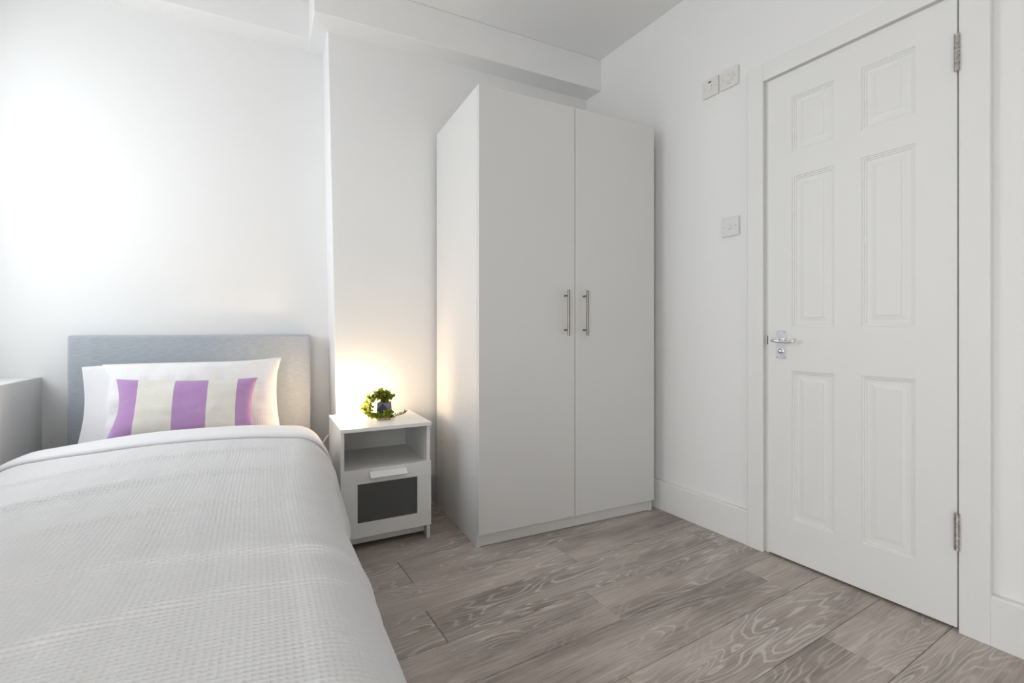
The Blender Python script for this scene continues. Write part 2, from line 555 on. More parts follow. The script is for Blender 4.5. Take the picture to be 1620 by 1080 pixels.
skirting('baseboard_left', 'white baseboard on the recessed wall behind the bed', 1.08, (-0.62, yb(-0.62), 0), math.atan(-0.062) - R(90), 0.015)

# ---------------------------------------------------------------- door_1
door = empty('door_1', rw(0, 1.155, 0), RR)
tag(door, 'white six-panel door with chrome lever handle', 'door', kind='structure')
def dl(y): return y - 1.155
# architrave (three boards) and lining
AT = 0.030
for nm, yy0, yy1, z0, z1 in (('architrave', 1.171, 1.241, 0, 2.073), ('architrave', 0.469, 0.541, 0, 2.073), ('architrave', 0.541, 1.171, 2.003, 2.073)):
    obj(nm, bx(-AT, 0, dl(yy0), dl(yy1), z0, z1), M_trim, door, bevel=0.003)
bm = bmesh.new()
box(bm, -0.006, 0.11, dl(1.1575), dl(1.171), 0, 2.003)
box(bm, -0.006, 0.11, dl(0.541), dl(0.5455), 0, 2.003)
box(bm, -0.006, 0.11, dl(0.5455), dl(1.1575), 1.9945, 2.003)
obj('lining', bm, M_trim, door)
# leaf: face at local x = -0.018
LX = -0.018
ly0, ly1 = dl(0.5475), dl(1.1545)
lz0, lz1 = 0.010, 1.9925
ya = (dl(0.653), dl(0.809))      # right-hand column in view
ybb = (dl(0.899), dl(1.056))
zr = ((0.175, 0.780), (0.955, 1.566), (1.666, 1.890))
bm = bmesh.new()
xs = (LX, 0.022)
ys = [ly0, ya[0], ya[1], ybb[0], ybb[1], ly1]
zs = [lz0, zr[0][0], zr[0][1], zr[1][0], zr[1][1], zr[2][0], zr[2][1], lz1]
V = {}
for i, y in enumerate(ys):
    for k, z in enumerate(zs):
        V[i, k] = bm.verts.new((xs[0], y, z))
for i in range(5):
    for k in range(7):
        if i in (1, 3) and k in (1, 3, 5): continue
        bm.faces.new((V[i, k], V[i + 1, k], V[i + 1, k + 1], V[i, k + 1]))
# edges and back of the leaf
bk = [bm.verts.new((xs[1], y, z)) for y, z in ((ly0, lz0), (ly1, lz0), (ly1, lz1), (ly0, lz1))]
bm.faces.new(bk)
def ring_pts():
    return [[V[i, 0] for i in range(6)], [V[5, k] for k in range(8)], [V[i, 7] for i in range(5, -1, -1)], [V[0, k] for k in range(7, -1, -1)]]
rp = ring_pts()
for s, (q0, q1) in zip(rp, ((0, 1), (1, 2), (2, 3), (3, 0))):
    bm.faces.new(s[::-1] + [bk[q0], bk[q1]])
leaf = obj('leaf', bm, M_door, door)
for (p0, p1) in (ya, ybb):
    for (z0, z1) in zr:
        bm = bmesh.new()
        steps = [(0, 0), (0.0015, 0.0035), (0.006, 0.0042), (0.0075, 0.0075), (0.0120, 0.0082), (0.0135, 0.0112), (0.027, 0.0112), (0.0405, 0.0088), (0.0415, 0.0072)]
        rings = []
        for ins, dep in steps:
            x = LX + dep
            rings.append([bm.verts.new(q) for q in ((x, p0 + ins, z0 + ins), (x, p1 - ins, z0 + ins), (x, p1 - ins, z1 - ins), (x, p0 + ins, z1 - ins))])
        for A, B in zip(rings, rings[1:]):
            for i in range(4):
                bm.faces.new((A[i], A[(i + 1) % 4], B[(i + 1) % 4], B[i]))
        bm.faces.new(rings[-1])
        obj('panel', bm, M_door, leaf)
# handle set
hb = rplate(bmesh.new(), dl(1.077), dl(1.118), 0.828, 0.943, LX, LX - 0.006, 0.004)
handle = obj('handle', hb, M_chrome, leaf)
tag(handle, 'chrome lever handle on backplate')
lv = bmesh.new()
px = LX - 0.006
tube(lv, [(px, dl(1.098), 0.901), (px - 0.010, dl(1.098), 0.901)], [0.0105, 0.0095], 14)
tube(lv, [(px - 0.008, dl(1.099), 0.901), (px - 0.030, dl(1.102), 0.901), (px - 0.037, dl(1.110), 0.9015)], [0.0075, 0.0075, 0.006], 14)
tube(lv, [(px - 0.036, dl(1.118), 0.9015), (px - 0.037, dl(1.112), 0.902), (px - 0.037, dl(1.100), 0.902), (px - 0.036, dl(1.086), 0.899), (px - 0.034, dl(1.070), 0.8965),
          (px - 0.031, dl(1.055), 0.896), (px - 0.027, dl(1.042), 0.898), (px - 0.022, dl(1.032), 0.904), (px - 0.018, dl(1.027), 0.909)],
     [0.0035, 0.0068, 0.0078, 0.0068, 0.0052, 0.0048, 0.0052, 0.0060, 0.0040], 14)
obj('lever', lv, M_chrome, handle, smooth=True)
Mx = Matrix.Translation((px, dl(1.0985), 0.859)) @ Matrix.Rotation(R(-90), 4, 'Y')
obj('thumb_turn', lathe(bmesh.new(), [(0.0105, 0), (0.0105, 0.004), (0.0085, 0.009), (0.004, 0.0115), (0, 0.012)], 20, Mx), M_chrome, handle, smooth=True)
for yy in (1.0835, 1.1115):
    for zz in (0.936, 0.835):
        Ms = Matrix.Translation((px, dl(yy), zz)) @ Matrix.Rotation(R(-90), 4, 'Y')
        obj('screw', lathe(bmesh.new(), [(0.003, 0), (0.003, 0.0006), (0, 0.001)], 10, Ms), M_hinge, handle)
obj('latch', bx(LX - 0.001, 0.012, dl(1.1549), dl(1.1572), 0.885, 0.922), M_dark, door)
# hinges
for zc in (1.8075, 0.3155):
    bm = bmesh.new()
    tube(bm, [(-0.0345, dl(0.5430), zc - 0.058), (-0.0345, dl(0.5430), zc + 0.058)], 0.0052, 14)
    hg = obj('hinge', bm, M_hinge, door, smooth=False)
    tag(hg, 'worn steel butt hinge')
    for i in range(5):
        zz = zc - 0.058 + i * 0.0232
        bm = bmesh.new()
        tube(bm, [(-0.0345, dl(0.5430), zz + 0.0009), (-0.0345, dl(0.5430), zz + 0.0223)], 0.0074, 14)
        obj('knuckle', bm, M_hinge, hg)
    obj('hinge_leaf', bx(-0.0300, LX + 0.001, dl(0.5485), dl(0.5505), zc - 0.05, zc + 0.05), M_hinge, hg)

# ---------------------------------------------------------------- wall switches
def plate(name, label, y, z, kind):
    t = empty(name, rw(0, y, z), RR)
    tag(t, label, 'switch', 'white electrical plates on the door wall')
    body = M_plastic if kind == 'light' else M_plastic2
    obj('back_box', rplate(bmesh.new(), -0.0405, 0.0405, -0.0405, 0.0405, 0, -0.004, 0.003), body, t)
    obj('faceplate', rplate(bmesh.new(), -0.0435, 0.0435, -0.0435, 0.0435, -0.0038, -0.0105, 0.004), body, t)
    for s in (-1, 1):
        Ms = Matrix.Translation((-0.0104, s * 0.0302, 0)) @ Matrix.Rotation(R(-90), 4, 'Y')
        obj('screw', lathe(bmesh.new(), [(0.0030, 0), (0.0030, 0.0005), (0, 0.0008)], 12, Ms), M_hinge, t)
    if kind == 'light':
        bm = prism(bmesh.new(), [(-0.0104, -0.008, -0.0125), (-0.0104, 0.008, -0.0125), (-0.0104, 0.008, 0.0125), (-0.0104, -0.008, 0.0125)],
                   [(-0.0165, -0.0065, -0.011), (-0.0165, 0.0065, -0.011), (-0.0122, 0.0065, 0.011), (-0.0122, -0.0065, 0.011)])
        obj('rocker', bm, body, t, bevel=0.0006)
    elif kind == 'neon':
        bm = prism(bmesh.new(), [(-0.0104, -0.0105, -0.013), (-0.0104, 0.0105, -0.013), (-0.0104, 0.0105, 0.013), (-0.0104, -0.0105, 0.013)],
                   [(-0.0125, -0.009, -0.0115), (-0.0125, 0.009, -0.0115), (-0.0165, 0.009, 0.0115), (-0.0165, -0.009, 0.0115)])
        obj('rocker', bm, body, t, bevel=0.0006)
        obj('neon_lamp', rplate(bmesh.new(), -0.0085, 0.0085, 0.0225, 0.0285, -0.0104, -0.0116, 0.0015), M_neon, t)
    else:
        bm = rplate(bmesh.new(), -0.023, 0.023, -0.014, 0.022, -0.0104, -0.0145, 0.003)
        fc = obj('fuse_carrier', bm, body, t)
        obj('slot', rplate(bmesh.new(), -0.004, 0.004, 0.010, 0.0135, -0.0144, -0.0149, 0.001), M_plastic3, fc)
        obj('cord_outlet', rplate(bmesh.new(), -0.012, 0.012, -0.0265, -0.0235, -0.0104, -0.0112, 0.001), M_plastic3, t)
    return t
plate('spur_switch', 'square white switch plate with dark red neon, high on wall', 1.444, 2.1025, 'neon')
plate('fused_spur', 'square white fused spur plate nearest the door top corner', 1.3425, 2.1025, 'fuse')
plate('light_switch', 'square white single light switch beside the door frame', 1.3385, 1.420, 'light')

# ---------------------------------------------------------------- wardrobe
WR = R(-4.82)
wd = empty('wardrobe', (0.935, 1.819, 0), WR)
tag(wd, 'tall plain white two-door wardrobe with steel bar handles', 'wardrobe')
W, D, H, T = 0.992, 0.594, 2.007, 0.018
PZ = 0.062
obj('side_panel', bx(0, T, 0.0195, D, 0, H), M_ward, wd, bevel=0.0008)
obj('side_panel', bx(W - T, W, 0.0195, D, 0, H), M_ward, wd, bevel=0.0008)
obj('top_panel', bx(T, W - T, 0.0195, D, H - T, H), M_ward, wd)
obj('bottom_panel', bx(T, W - T, 0.0195, D, PZ - 0.008, PZ + 0.010), M_ward, wd)
obj('back_panel', bx(T, W - T, D - 0.006, D, 0.05, H - T), M_ward, wd)
obj('plinth', bx(T, W - T, 0.024, 0.040, 0.002, PZ - 0.008), M_ward, wd)
for i, (a, b, hx) in enumerate(((0.001, W / 2 - 0.0017, 0.4378), (W / 2 + 0.0017, W - 0.001, 0.5440))):
    dr = obj('door', bx(a, b, 0, 0.0185, PZ - 0.002, H - 0.001), M_ward, wd, bevel=0.0010)
    bm = bmesh.new()
    tube(bm, [(hx, -0.034, 0.921), (hx, -0.034, 1.1345)], 0.0058, 16)
    hd = obj('handle', bm, M_steel, dr, smooth=False, bevel=0.0006)
    for zz in (0.9465, 1.108):
        bm = bmesh.new()
        tube(bm, [(hx, 0.001, zz), (hx, -0.030, zz)], 0.0044, 12)
        obj('post', bm, M_steel, hd)

# ---------------------------------------------------------------- nightstand
NR = R(-3.715)
ns = empty('nightstand', (0.413, 2.055, 0), NR)
tag(ns, 'small white bedside table with open shelf and smoked glass drawer', 'nightstand')
W, D, H, T = 0.39, 0.395, 0.53, 0.015
obj('top', bx(-0.002, W + 0.002, -0.002, D, H - 0.016, H), M_ns, ns, bevel=0.001)
SD = 0.0175
for x in (0, W - T):
    s = obj('side_panel', bx(x, x + T, SD if x else 0.004, D, 0, H - 0.016), M_ns, ns, bevel=0.0008)
obj('back_panel', bx(T, W - T, D - 0.006, D, 0.05, H - 0.016), M_ns, ns)
obj('shelf', bx(T, W - T, SD, D - 0.006, 0.335, 0.350), M_ns, ns, bevel=0.0006)
obj('base_panel', bx(T, W - T, 0.05, D - 0.006, 0.052, 0.066), M_ns, ns)
obj('plinth', bx(T, W - T, 0.060, 0.075, 0.018, 0.052), M_ns, ns)
bm = bmesh.new()
Ml = Matrix.Translation((W - T, 0.035, 0.49)) @ Matrix.Rotation(R(-90), 4, 'Y')
lathe(bm, [(0.004, 0), (0.004, 0.0006), (0, 0.0006)], 12, Ml)
obj('cam_lock', bm, M_plastic3, ns)
# drawer: front frame of two rails and two stiles round a smoked pane
df = obj('drawer', bx(T + 0.012, W - T - 0.012, SD + 0.001, D - 0.03, 0.08, 0.30), M_ns, ns)
Z0, Z1 = 0.066, 0.354
obj('rail', bx(0.0005, W, -0.001, 0.0165, Z1 - 0.062, Z1), M_ns, df, bevel=0.0007)
obj('rail', bx(0.0005, W, -0.001, 0.0165, Z0, Z0 + 0.060), M_ns, df, bevel=0.0007)
obj('stile', bx(0.0005, 0.068, -0.001, 0.0165, Z0 + 0.0603, Z1 - 0.0623), M_ns, df, bevel=0.0007)
obj('stile', bx(W - 0.064, W, -0.001, 0.0165, Z0 + 0.0603, Z1 - 0.0623), M_ns, df, bevel=0.0007)
obj('glass_panel', bx(0.066, W - 0.062, 0.006, 0.010, Z0 + 0.058, Z1 - 0.060), M_nsglass, df)
hp = [(-0.001, 0.340), (-0.001, 0.333), (-0.023, 0.317), (-0.027, 0.3195)]
bm = prism(bmesh.new(), [(0.118, y, z) for y, z in hp], [(0.276, y, z) for y, z in hp])
M_pull = mat('lightened_white_pull', (0.86, 0.86, 0.86), 0.25, spec=0.5)  # paler than the carcass, standing in for light its slope catches
obj('handle', bm, M_pull, df, bevel=0.001)

# ---------------------------------------------------------------- bed
BR = R(-3.52)
BC = Vector((-0.095, 2.675, 0))
bed = empty('bed', BC, BR)
tag(bed, 'single bed with grey fabric headboard', 'bed')
# headboard: padded slab, front at local y=0
def padded(x0, x1, y0, y1, z0, z1, r, nx=24, nz=16):
    bm = bx(x0, x1, y0, y1, z0, z1)
    bmesh.ops.bevel(bm, geom=[e for e in bm.edges], offset=r, segments=4, profile=0.6, affect='EDGES')
    return bm
obj('headboard', padded(-0.479, 0.479, 0, 0.068, 0.12, 0.923, 0.014), M_head, bed, smooth=True)
for sx in (-0.40, 0.40):
    obj('headboard_leg', bx(sx - 0.025, sx + 0.025, 0.02, 0.05, 0, 0.14), M_dark, bed)
obj('base', padded(-0.43, 0.43, -1.99, -0.002, 0.07, 0.25, 0.012), M_head, bed, smooth=True)
for sx in (-0.38, 0.38):
    for sy in (-0.15, -1.85):
        obj('leg', lathe(bmesh.new(), [(0, 0), (0.022, 0), (0.026, 0.072), (0, 0.072)], 12), M_dark, bed, loc=(sx, sy, 0))
obj('mattress', padded(-0.425, 0.425, -1.98, -0.004, 0.25, 0.435, 0.055), M_mattress, bed, smooth=True)

# duvet: cloth draped over the mattress
ZT = 0.562
def nz(x, y, s=0): return noise.noise(Vector((x, y, s)))
WFL, RAD, PHI = 0.36, 0.15, R(82)
ARC = RAD * PHI
def wfl(t):
    q = min(max((t - 0.55) / 1.0, 0), 1)
    return WFL - 0.058 * q * q * (3 - 2 * q)
def prof(a, t=0.6):
    """arc length from the centre line -> x, z drop"""
    s = 1 if a >= 0 else -1
    a = abs(a); w = wfl(t)
    if a <= w:
        return s * a, -0.020 * (a / w) ** 2
    if a <= w + ARC:
        p = (a - w) / RAD
        return s * (w + RAD * math.sin(p)), -0.020 - RAD * (1 - math.cos(p))
    e = a - w - ARC
    return s * (w + RAD * math.sin(PHI) + e * 0.16), -0.020 - RAD * (1 - math.cos(PHI)) - e * 0.985
AMAX = WFL + ARC + 0.185
def folds(a, t):
    """wrinkle height; a across, t distance from the headboard"""
    h = 0.009 * nz(a * 1.7 + 3, t * 2.2, 1.3) + 0.004 * nz(a * 3.1 + t * 1.5, t * 6.5 - a * 1.2, 7.7)
    for t0, sl, amp, w in ((0.93, -0.13, 0.010, 0.05), (1.17, -0.20, 0.016, 0.06), (1.42, -0.16, 0.010, 0.06), (1.66, 0.10, 0.010, 0.05), (1.86, -0.10, 0.009, 0.05)):
        d = t - (t0 + sl * a + 0.03 * nz(a * 2.3, t0 * 9, 2.1))
        k = math.exp(-(d / w) ** 2) if d < 0 else math.exp(-(d / (w * 0.38)) ** 2)
        h += amp * k * (0.7 + 0.5 * nz(a * 3, t0 * 5, 4))
    h += 0.0025 * abs(nz(a * 5 + t * 6, t * 14 - a * 4, 5))
    return h
def hem(a, t):
    """side swell and wavy hem"""
    b = max(0, abs(a) - WFL - 0.10) / 0.33
    return b * (0.022 * math.sin(t * 7.4 + 2.3) + 0.014 * math.sin(t * 15.7 + (0.9 if a > 0 else 2.0)) + 0.012 * nz(t * 9, a, 3)) * (1 if a > 0 else 0.45)
T0, T1 = 0.42, 2.06
FEND = 0.50
def duvet_pt(a, t, lift=0.0):
    tt = min(max(t, 0), T1)
    x, dz = prof(a, tt)
    zt = ZT - 0.012 * ((tt - 0.6) / 1.4) + folds(a, tt)
    # the end towards the pillows rolls down
    if t < 0.58:
        q = (0.58 - t) / 0.16
        zt -= 0.085 * q * q
    # nx, nz of the profile, for the swell
    p = min(max((abs(a) - wfl(tt)) / RAD, 0), PHI)
    s = 1 if a >= 0 else -1
    sw = hem(a, tt) + lift
    y = -t
    if a > 0: sw -= 0.045 * max(0, min(1, (abs(a) - WFL) / 0.25)) * max(0, min(1, (0.95 - t) / 0.35))
    X = x + s * math.sin(p) * sw
    Z = zt + dz + math.cos(p) * lift
    if t > T1:                       # hanging over the foot end
        e = t - T1
        r = 0.10
        if e < r * math.pi / 2:
            y = -(T1 + r * math.sin(e / r)); Z -= r * (1 - math.cos(e / r))
        else:
            y = -(T1 + r); Z -= r + e - r * math.pi / 2
        Z = max(Z, 0.20 + 0.01 * nz(a * 6, 2, 2))
    return Vector((X, y, max(Z, 0.12)))
def cloth(name, m, parent, a0, a1, na, t0, t1, nt_, lift=0.0, th=0.012, mod=None):
    bm = bmesh.new()
    uvl = bm.loops.layers.uv.new('UVMap')
    grid, st = [], {}
    for j in range(nt_ + 1):
        row = []
        for i in range(na + 1):
            a = a0 + (a1 - a0) * i / na
            t = t0 + (t1 - t0) * j / nt_
            p = duvet_pt(a, t, lift)
            if mod: p = mod(p, a, t)
            v = bm.verts.new(p)
            st[v] = (a, t)
            row.append(v)
        grid.append(row)
    for j in range(nt_):
        for i in range(na):
            f = bm.faces.new((grid[j][i], grid[j][i + 1], grid[j + 1][i + 1], grid[j + 1][i]))
            for l in f.loops:
                l[uvl].uv = st[l.vert]
    o = obj(name, bm, m, parent, smooth=True)
    s = o.modifiers.new('thickness', 'SOLIDIFY')
    s.thickness = th
    s.offset = -1
    return o
dv = empty('duvet', BC, BR)
tag(dv, 'white waffle-weave duvet spread over the single bed', 'duvet')
import numpy as np
def fine_cloth(name, m, parent, a0, a1, na, t0, t1, nt_, step, cell, depth):
    """the draped sheet resampled finely, with waffle wells pressed into it"""
    P = np.array([[duvet_pt(a0 + (a1 - a0) * i / na, t0 + (t1 - t0) * j / nt_) for i in range(na + 1)] for j in range(nt_ + 1)])
    A = np.arange(a0, a1 + 1e-6, step); Tt = np.arange(t0, t1 + 1e-6, step)
    def cub(P, x, axis):
        n = P.shape[axis]
        i = np.clip(np.floor(x).astype(int), 0, n - 2); f = x - i
        g = lambda k: np.take(P, np.clip(i + k, 0, n - 1), axis=axis)
        sh = [1, 1, 1]; sh[axis] = -1; f = f.reshape(sh)
        p0, p1, p2, p3 = g(-1), g(0), g(1), g(2)
        return 0.5 * (2 * p1 + (p2 - p0) * f + (2 * p0 - 5 * p1 + 4 * p2 - p3) * f ** 2 + (3 * p1 - p0 - 3 * p2 + p3) * f ** 3)
    G = cub(cub(P, (A - a0) / (a1 - a0) * na, 1), (Tt - t0) / (t1 - t0) * nt_, 0)
    N = np.cross(np.gradient(G, axis=1), np.gradient(G, axis=0))
    N /= np.linalg.norm(N, axis=2, keepdims=True) + 1e-12
    if N[len(Tt) // 2, len(A) // 2, 2] < 0: N = -N
    AA, TT = np.meshgrid(A, Tt)
    AA = AA + 0.004 * np.sin(TT * 5.1 + 1) ; TT = TT + 0.005 * np.sin(AA * 4.3)
    r = lambda q: np.abs(np.cos(np.pi * q / cell))
    hgt = np.maximum(0.62 * r(AA) ** 2.5, r(TT) ** 3.5)
    G = G + N * ((hgt - 1) * depth)[..., None]
    ny, nx = G.shape[:2]
    idx = np.arange(nx * ny).reshape(ny, nx)
    F = np.stack([idx[:-1, :-1], idx[:-1, 1:], idx[1:, 1:], idx[1:, :-1]], -1).reshape(-1, 4)
    me = bpy.data.meshes.new(name)
    me.vertices.add(nx * ny); me.vertices.foreach_set('co', G.reshape(-1).astype(np.float32))
    me.loops.add(F.size); me.loops.foreach_set('vertex_index', F.reshape(-1).astype(np.int32))
    me.polygons.add(len(F)); me.polygons.foreach_set('loop_start', np.arange(0, F.size, 4, dtype=np.int32))
    me.polygons.foreach_set('use_smooth', np.ones(len(F), dtype=bool))
    me.update(calc_edges=True)
    me.materials.append(m)
    o = bpy.data.objects.new(name, me); C.objects.link(o); o.parent = parent
    return o
fine_cloth('duvet_cover', M_duvet, dv, -AMAX, AMAX, 130, T0, T1 + 0.30, 190, 0.0018, 0.0090, 0.0025)
cloth('duvet_lining', M_sheet, dv, -AMAX + 0.004, AMAX - 0.004, 90, T0 + 0.01, T1 + 0.29, 110, lift=-0.009, th=0.010)
def lip(p, a, t):
    # rolled near edge of the turned-back strip
    q = max(0, (t - 0.705) / 0.02)
    return p + Vector((0, 0, -0.010 * q * q))
cloth('turned_back_edge', M_sheet, dv, -AMAX + 0.02, AMAX - 0.02, 110, 0.40, 0.725, 40, lift=0.014, th=0.010, mod=lip)

# pillows
def cushion_grid(w, h, t, nx, ny, pinch=0.05, power=0.45, seed=0, wr=0.004):
    """front and back point grids of a stuffed cushion in local XZ, thickness along Y"""
    F, B = [], []
    for j in range(ny + 1):
        v = -1 + 2 * j / ny
        fr, br = [], []
        for i in range(nx + 1):
            u = -1 + 2 * i / nx
            x = u * w / 2 * (1 - pinch * (1 - v * v) * abs(u) ** 3)
            z = v * h / 2 * (1 - pinch * 1.2 * (1 - u * u) * abs(v) ** 3)
            k = max(0, (1 - u * u) * (1 - v * v)) ** power
            n = wr * (nz(u * 2.5 + seed, v * 2.2, seed * 1.7) + 0.6 * nz(u * 5 + seed, v * 4, seed + 4)) * min(1, k * 2.5)
            fr.append(Vector((x, -t / 2 * k - n - 0.002, z)))
            br.append(Vector((x, t / 2 * k + 0.002, z)))
        F.append(fr); B.append(br)
    return F, B
def cushion_mesh(F, B, i0, i1, w, h, bend=None):
    bm = bmesh.new()
    uvl = bm.loops.layers.uv.new('UVMap')
    ny, nx = len(F) - 1, len(F[0]) - 1
    uv = {}
    def mk(G):
        g = []
        for j, row in enumerate(G):
            r = []
            for i in range(i0, i1 + 1):
                p = bend(row[i], i / nx, j / ny) if bend else row[i]
                v = bm.verts.new(p)
                uv[v] = (i / nx * w, j / ny * h)
                r.append(v)
            g.append(r)
        return g
    GF, GB = mk(F), mk(B)
    def face(vs_):
        f = bm.faces.new(vs_)
        for l in f.loops: l[uvl].uv = uv[l.vert]
    m = i1 - i0
    for G in (GF, GB):
        for j in range(ny):
            for i in range(m):
                face((G[j][i], G[j][i + 1], G[j + 1][i + 1], G[j + 1][i]))
    for i in range(m):
        face((GF[0][i], GF[0][i + 1], GB[0][i + 1], GB[0][i]))
        face((GF[ny][i], GF[ny][i + 1], GB[ny][i + 1], GB[ny][i]))
    for j in range(ny):
        if i0 == 0: face((GF[j][0], GF[j + 1][0], GB[j + 1][0], GB[j][0]))
        if i1 == nx: face((GF[j][m], GF[j + 1][m], GB[j + 1][m], GB[j][m]))
    return bm

def bedpt(lx, ly, z): return BC + Matrix.Rotation(BR, 3, 'Z') @ Vector((lx, ly, z))

PW, PH, PT = 0.665, 0.385, 0.15
pil = empty('pillow', bedpt(0.002, -0.165, 0.626), 0)
pil.rotation_euler = (R(-17), R(-1.6), BR)
tag(pil, 'plump white waffle pillow propped against the grey headboard', 'pillow')
F, B = cushion_grid(PW, PH, PT, 64, 38, pinch=0.055, power=0.42, seed=2, wr=0.012)
def pbend(p, u, v):
    e = max(0, 1 - (1 - u) * 9) * max(0, 1 - (1 - v) * 5)      # corner ear
    return p + Vector((0.010 * e, 0, 0.003 * e + 0.006 * math.sin(u * 5.0)))
obj('pillowcase', cushion_mesh(F, B, 0, 64, PW, PH, pbend), M_pillow, pil, smooth=True)
# loose open end of the pillowcase, hanging past the stuffing
bm = bmesh.new()
uvl = bm.loops.layers.uv.new('UVMap')
NI, NJ = 12, 26
gf, uvd = [], {}
for side in (-1, 1):
    g = []
    for j in range(NJ + 1):
        v = j / NJ
        row = []
        for i in range(NI + 1):
            u = i / NI                                           # 0 = open edge, 1 = under the stuffing
            x = -PW / 2 - 0.062 + 0.155 * u + 0.020 * (1 - u) * math.sin(v * math.pi) - 0.008 * (1 - u) * (1 - v)
            z = (v - 0.5) * PH * (0.985 - 0.015 * (1 - u)) - 0.004 * (1 - u)
            th = 0.006 + 0.040 * (u ** 1.5) * (math.sin(min(max(v, 0.0), 1.0) * math.pi) ** 0.6)
            y = side * th + 0.010 * (1 - u) * nz(v * 3.1, side * 2.0, 3.3) - 0.012 * (1 - u)
            w = bm.verts.new((x, y, z)); uvd[w] = (u * 0.15, v * PH)
            row.append(w)
        g.append(row)
    gf.append(g)
for g in gf:
    for j in range(NJ):
        for i in range(NI):
            f = bm.faces.new((g[j][i], g[j][i + 1], g[j + 1][i + 1], g[j + 1][i]))
            for l in f.loops: l[uvl].uv = uvd[l.vert]
for i in range(NI):
    bm.faces.new((gf[0][0][i], gf[0][0][i + 1], gf[1][0][i + 1], gf[1][0][i]))
    bm.faces.new((gf[0][NJ][i], gf[0][NJ][i + 1], gf[1][NJ][i + 1], gf[1][NJ][i]))
fl = obj('pillowcase_flap', bm, M_sheet, pil, smooth=True)
tag(fl, 'loose open end of the pillowcase')

CW, CH, CT = 0.485, 0.228, 0.115
cu = empty('cushion', bedpt(-0.008, -0.345, 0.640), 0)
cu.rotation_euler = (R(-16), R(2.4), BR)
tag(cu, 'oblong cushion with lilac and cream vertical stripes on bed', 'cushion')
F, B = cushion_grid(CW, CH, CT, 60, 30, pinch=0.075, power=0.45, seed=9, wr=0.006)
cuts = [0, 9, 24, 38, 51, 60]
def cbend(p, u, v):
    # lower left corner pulled forward and down
    k = max(0, 1 - u * 4) * max(0, 1 - v * 2.2)
    return p + Vector((-0.004 * k, -0.03 * k, -0.012 * k - 0.006 * (1 - u)))
for n in range(5):
    o = obj('fabric_panel', cushion_mesh(F, B, cuts[n], cuts[n + 1], CW, CH, cbend), (M_lilac, M_cream)[n % 2], cu, smooth=True)
    tag(o, ('lilac cotton stripe', 'cream cotton stripe')[n % 2])

# ---------------------------------------------------------------- lamp on the nightstand, hidden in its own glow
def lamp_mat():
    m = bpy.data.materials.new('lit_opal_glass')
    m.use_nodes = True
    nt = m.node_tree
    p = nt.nodes['Principled BSDF']
    p.inputs['Base Color'].default_value = (0.9, 0.88, 0.84, 1)
    p.inputs['Emission Color'].default_value = (1.0, 0.70, 0.42, 1)
    p.inputs['Emission Strength'].default_value = 95
    return m
nm = Matrix.Translation((0.413, 2.055, 0)) @ Matrix.Rotation(NR, 4, 'Z')
lp = nm @ Vector((0.105, 0.345, 0.5302))
lamp = empty('table_lamp', lp, NR)
tag(lamp, 'small glowing opal lamp at the back of the nightstand', 'lamp')
obj('base', lathe(bmesh.new(), [(0, 0), (0.026, 0), (0.026, 0.006), (0.022, 0.010), (0, 0.010)], 24), M_plastic, lamp, smooth=False)
obj('shade', lathe(bmesh.new(), [(0, 0.0102), (0.020, 0.0102), (0.026, 0.03), (0.027, 0.055), (0.022, 0.085), (0.010, 0.098), (0, 0.100)], 24), lamp_mat(), lamp, smooth=True)
cp = [(0.004, 0.028, 0.004), (0.0, 0.044, 0.003), (-0.004, 0.0555, -0.004), (-0.03, 0.057, -0.05), (-0.09, 0.057, -0.085), (-0.112, 0.045, -0.098), (-0.130, 0.02, -0.115), (-0.150, 0.0, -0.14), (-0.155, 0.0, -0.30)]
obj('power_cord', tube(bmesh.new(), cp, 0.003, 8), M_cord, lamp, smooth=True)

# ---------------------------------------------------------------- potted plant
def leaf_mat():
    m, nt, p = newmat('waxy_leaf')
    oi = node(nt, 'ShaderNodeTexCoord')
    n = node(nt, 'ShaderNodeTexNoise')
    n.inputs['Scale'].default_value = 45
    n.inputs['Detail'].default_value = 2
    nt.links.new(oi.outputs['Object'], n.inputs['Vector'])
    cr = node(nt, 'ShaderNodeValToRGB')
    e = cr.color_ramp.elements
    e[0].position, e[0].color = 0.32, (0.07, 0.17, 0.02, 1)
    e[1].position, e[1].color = 0.70, (0.48, 0.40, 0.05, 1)  # yellow end puts the lamp's backlight into the leaf colour
    mid = e.new(0.5); mid.color = (0.22, 0.30, 0.035, 1)
    nt.links.new(n.outputs['Fac'], cr.inputs[0])
    nt.links.new(cr.outputs[0], p.inputs['Base Color'])
    p.inputs['Roughness'].default_value = 0.4
    tr = node(nt, 'ShaderNodeBsdfTranslucent')
    nt.links.new(cr.outputs[0], tr.inputs['Color'])
    mx = node(nt, 'ShaderNodeMixShader')
    mx.inputs[0].default_value = 0.55
    nt.links.new(p.outputs[0], mx.inputs[1])
    nt.links.new(tr.outputs[0], mx.inputs[2])
    nt.links.new(mx.outputs[0], nt.nodes['Material Output'].inputs[0])
    return m
M_leaf = leaf_mat()
M_stem = mat('plant_stem', (0.10, 0.07, 0.03), 0.7)
M_pot = mat('slate_pot', (0.13, 0.135, 0.16), 0.55, var=0.08, vscale=40)
M_potd = mat('navy_pot_facet', (0.018, 0.025, 0.05), 0.45)
PP = Vector((0.666, 2.298, 0.5302))
plant = empty('potted_plant', PP, R(-31))
tag(plant, 'trailing green plant in faceted slate pot on nightstand', 'plant')
